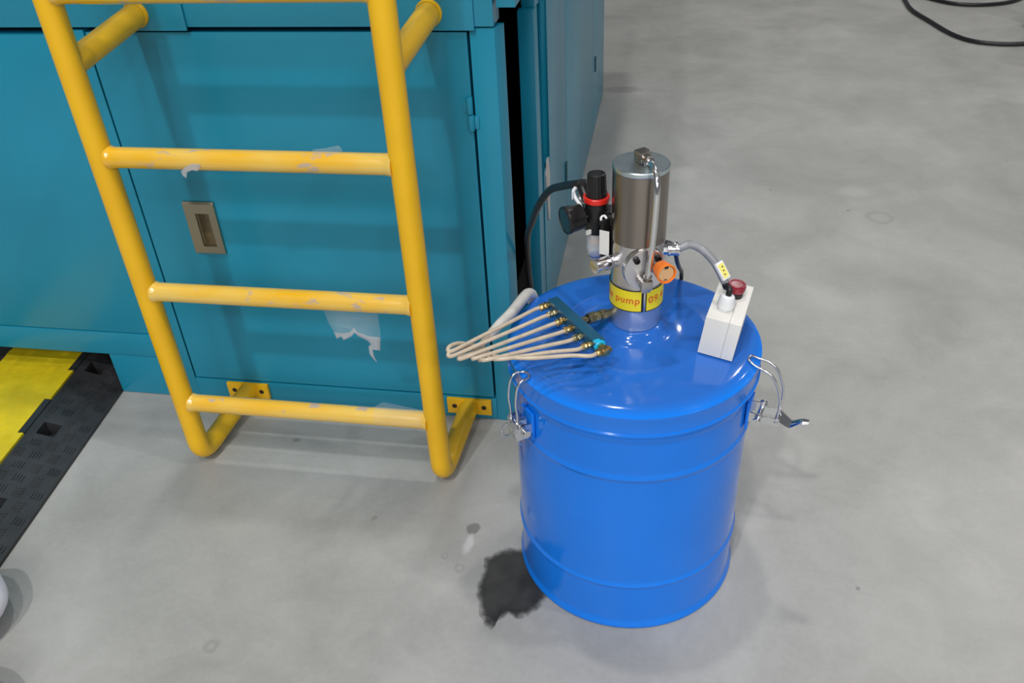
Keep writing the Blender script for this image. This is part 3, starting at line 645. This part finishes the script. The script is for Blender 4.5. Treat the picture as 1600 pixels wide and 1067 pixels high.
# cable from pump to box
gtop = BX(*gb, BH+.024)
cb = thing('control_cable', 'grey sleeved cable with yellow marker looping from the pump to the control box', 'cable', P3(.0625, .0015, .645))
cp = [P3(.0605, .0018, .645), P3(.068, .001, .6488), P3(.080, -.002, .651), P3(.095, 0, .6455), P3(.108, .004, .6355), P3(.1185, .008, .6235), P3(.1265, .012, .611), P3(.1335, .017, .5985)]
MB().tube(cp, .0062, 14, 6).build('conduit', GREYH, cb, sharp=80)
ct = cp[-1]
MB().tube([cp[-2]*.3+cp[-1]*.7, ct+V((.0015, -.003, -.006)), gtop+ez*.010+V((0, 0, .001)), gtop-ez*.004], .0046, 12, 5).build('cable_core', CABLEM, cb, sharp=80)
t0 = P3(.1205, .0115, .6295); t1 = P3(.1345, .0205, .6065); td = (t1-t0).normalized()
tn = (CAM*.0 + V((.45, -.55, .7))); tn = (tn - td*tn.dot(td)).normalized(); tsd = td.cross(tn)
mk = MB().box((t0+t1)/2, ((t1-t0).length, .0145, .006), (td, tsd, tn)).build('marker_sleeve', WHITEP, cb, .0012)
mk2 = MB().box((t0+t1)/2+tn*.0032, ((t1-t0).length*.78, .0105, .0008), (td, tsd, tn)).build('marker_tag', TAGY, mk)
for k, dx in enumerate((-.006, 0, .006)):
    MB().box((t0+t1)/2+tn*.0037+td*dx+tsd*(.001*(k-1)), (.0018, .0026, .0003), (td, tsd, tn)).build('printed_mark', BLACKP, mk)

# ------------------------------------------------------------------ cable ramp
RO = V((-.842, 0, 0)); rv = V((.0993, -.9951, 0)); ru = V((-.9951, -.0993, 0))
def RP(u, v, z): return RO + ru*u + rv*v + ZZ*z
ramp = thing('cable_ramp', 'black rubber cable ramp with yellow lid running under the teal cabinet', 'cable protector', RP(.22, .3, 0))
def zs(u): return .008 + (min(u, .115)-.0)/.115*.037
V0, V1 = -.45, .575
PER = .233; rec = [(.087+PER*k, .211+PER*k) for k in range(-3, 5)]
base = MB()
us_ = [0, .063, .1015, .115]
def slab(u0, u1, v0, v1):
    base.add([RP(u0, v0, zs(u0)), RP(u1, v0, zs(u1)), RP(u1, v1, zs(u1)), RP(u0, v1, zs(u0)), RP(u0, v0, 0), RP(u1, v0, 0), RP(u1, v1, 0), RP(u0, v1, 0)],
             [(0, 1, 2, 3), (4, 7, 6, 5), (0, 4, 5, 1), (1, 5, 6, 2), (2, 6, 7, 3), (3, 7, 4, 0)])
slab(0, .063, V0, V1); slab(.1015, .121, V0, V1)
cur = V0
for a, b in rec:
    h0, h1 = a+.075, a+.115
    if h0 > cur and h1 < V1: slab(.063, .1015, cur, h0); cur = h1
slab(.063, .1015, cur, V1)
for a, b in rec:
    a_, b_ = max(a+.003, V0), min(b-.003, V1)
    if b_ > a_: base.add([RP(.121, a_, .0482), RP(.1362, a_, .0488), RP(.1362, b_, .0488), RP(.121, b_, .0482), RP(.121, a_, 0), RP(.1362, a_, 0), RP(.1362, b_, 0), RP(.121, b_, 0)], [(0, 1, 2, 3), (0, 4, 5, 1), (1, 5, 6, 2), (2, 6, 7, 3), (3, 7, 4, 0), (4, 7, 6, 5)])
# far slope and floor of the channel
base.add([RP(.445, V0, .008), RP(.335, V0, .046), RP(.335, V1, .046), RP(.445, V1, .008), RP(.445, V0, 0), RP(.335, V0, 0), RP(.335, V1, 0), RP(.445, V1, 0)], [(0, 1, 2, 3), (4, 7, 6, 5), (0, 4, 5, 1), (1, 5, 6, 2), (2, 6, 7, 3), (3, 7, 4, 0)])
base.add([RP(.05, V0, .002), RP(.40, V0, .002), RP(.40, V1, .002), RP(.05, V1, .002)], [(0, 1, 2, 3)])
base.build('rubber_base', RUBBER, ramp, sharp=20)
lid_poly = []
edge_u = []
cur = V0
segs = sorted([p for p in rec if p[1] > V0 and p[0] < V1])
pts = [(.1225, V0)]
for a, b in segs:
    if a > V0: pts += [(.1225, a), (.137, a)]
    else: pts = [(.137, V0)]
    if b < V1: pts += [(.137, b), (.1225, b)]
    else: pts += [(.137, V1)]
if pts[-1][0] == .1225: pts.append((.1225, V1))
poly = [RP(u, v, .036) for u, v in pts] + [RP(.333, V1, .036), RP(.333, V0, .036)]
ly = MB().prism(poly, (0, 0, .0135)).build('lid', RAMPY, ramp); lab(ly, 'yellow hinged lid of the ramp')
# raised tread bars
tb = MB(); ty = MB()
i = 0
v = V0+.03
row = 0
sl = V(((RP(.115, 0, .045)-RP(0, 0, .008)))).normalized(); sn = rv.cross(sl); sn = sn if sn.z > 0 else -sn
while v < V1-.02:
    for q, u in enumerate((.018, .054, .090) if row % 2 == 0 else (.036, .072, .106)):
        along = (row+q) % 2
        if .055 < u < .112 and any(a+.06 < v < a+.13 for a, b in rec): continue
        for k in range(4):
            o_ = (k-1.5)*.0074
            c = RP(u+(0 if along else o_*.8), v+(o_ if along else 0), 0); uu = (c-RO).dot(ru); c.z = zs(uu)+.0004
            tb.box(c, (.019 if along else .0026, .0026 if along else .019, .0026), (sl, rv, sn))
    for q in range(4):
        u = .155+.048*q+(.024 if row % 2 else 0)
        if u > .325: continue
        along = (row+q) % 2
        for k in range(5):
            o_ = (k-2)*.0052
            ty.box(RP(u+(0 if along else o_), v+(o_ if along else 0), .0496), (.019 if along else .0018, .0018 if along else .019, .0010), (ru, rv, ZZ))
    v += .036; row += 1
t_ = tb.build('tread_bars', RUBBER, ramp); t_['kind'] = 'stuff'
t_ = ty.build('tread_bars', RAMPY, ly); t_['kind'] = 'stuff'

# ------------------------------------------------------------------ oil patch
oil_pts = [(0.1883, -0.3832), (0.1708, -0.3966), (0.1573, -0.4109), (0.1602, -0.4383), (0.1562, -0.4674), (0.159, -0.4875), (0.1706, -0.5216), (0.1828, -0.5421), (0.1949, -0.5514), (0.1993, -0.544), (0.2005, -0.5315), (0.2167, -0.5183), (0.2328, -0.5245), (0.2478, -0.5169), (0.2666, -0.4948), (0.2743, -0.4753), (0.2683, -0.4319), (0.245, -0.3965), (0.2213, -0.379)]
oc_ = V((.212, -.455, .0)); N_ = len(oil_pts)
dense = []
for k in range(N_):
    a, b = V((*oil_pts[k], 0)), V((*oil_pts[(k+1) % N_], 0))
    for t in range(4): dense.append(a.lerp(b, t/4))
me = bpy.data.meshes.new('oil_stain'); vs = []; fs = []; at = []
NR = 5; n_ = len(dense)
for i, sc_ in enumerate((1.15, 1.02, .9, .76, .5)):
    for p in dense: vs.append((oc_ + (p-oc_)*sc_ + V((0, 0, .0006))) - oc_); at.append((0, .42, .75, 1, 1)[i])
vs.append(V((0, 0, .0007))); at.append(1)
for i in range(NR-1):
    for j in range(n_):
        k = (j+1) % n_; fs.append((i*n_+j, i*n_+k, (i+1)*n_+k, (i+1)*n_+j))
for j in range(n_): fs.append(((NR-1)*n_+j, (NR-1)*n_+(j+1) % n_, len(vs)-1))
me.from_pydata([tuple(p) for p in vs], [], fs); ca = me.attributes.new('edge', 'FLOAT', 'POINT')
for i, a in enumerate(at): ca.data[i].value = a
me.materials.append(OIL); os_ = bpy.data.objects.new('oil_stain', me); C.objects.link(os_); os_.location = oc_
tag(os_, 'dark oil patch on the concrete at the lower left foot of the blue drum', 'stain')

# ------------------------------------------------------------------ cables on the far floor
cz = .011
c1 = MB().tube([V((x, y, cz)) for x, y in [(1.72, 4.5), (1.69, 4.1), (1.6627, 3.6977), (1.657, 3.463), (1.6991, 3.2575), (1.7444, 3.0563), (1.7975, 2.941), (1.8798, 2.8807), (2.0274, 2.8716), (2.3, 2.95), (2.7, 3.2)]], .0095, 12, 8).build('floor_cable', CABLEM, sharp=80)
tag(c1, 'black cable curving over the far floor, the longer sweep nearer the camera', 'cable')
c2 = MB().tube([V((x, y, cz)) for x, y in [(1.66, 4.1), (1.70, 3.85), (1.7923, 3.6942), (1.8871, 3.5858), (2.0058, 3.5573), (2.1392, 3.5929), (2.2416, 3.6819), (2.4, 3.9)]], .0095, 12, 8).build('floor_cable', CABLEM, sharp=80)
tag(c2, 'black cable on the far floor, the short arc behind the longer sweep', 'cable')
sd = thing('machine_stand', 'dark blue stand foot with grey post at the far right edge of the floor', 'stand', (2.24, 3.20, 0))
MB().lathe([(0, .0), (.125, .0), (.135, .01), (.12, .05), (.05, .07), (0, .07)], (2.245, 3.16, 0), (0, 0, 1), 8).build('foot', NAVY, sd, .004)
MB().cyl((2.265, 3.2, .065), (2.265, 3.2, 1.0), .075, seg=24).build('post', GREYM, sd)

# ------------------------------------------------------------------ white bag at the lower left
bag = MB()
def lobe(c, r, ph):
    c = V(c); rings = []
    for i in range(1, 18):
        th = math.pi*i/18
        rings.append([c + V((r[0]*math.sin(th)*math.cos(a), r[1]*math.sin(th)*math.sin(a), -r[2]*math.cos(th)))*(1+.05*noise.noise(V((math.cos(a)*1.5+ph, math.sin(a)*1.5, th*1.4)))) for a in [2*math.pi*k/28 for k in range(28)]])
    bag.ring_surface(rings)
lobe((-.762, -.695, .052), (.09, .105, .05), 0)
lobe((-.650, -.895, .052), (.11, .105, .05), 5)
bo_ = bag.build('plastic_bag', BAGM, sharp=80)
tag(bo_, 'white plastic bag bulging in at the lower left corner of the picture', 'bag')
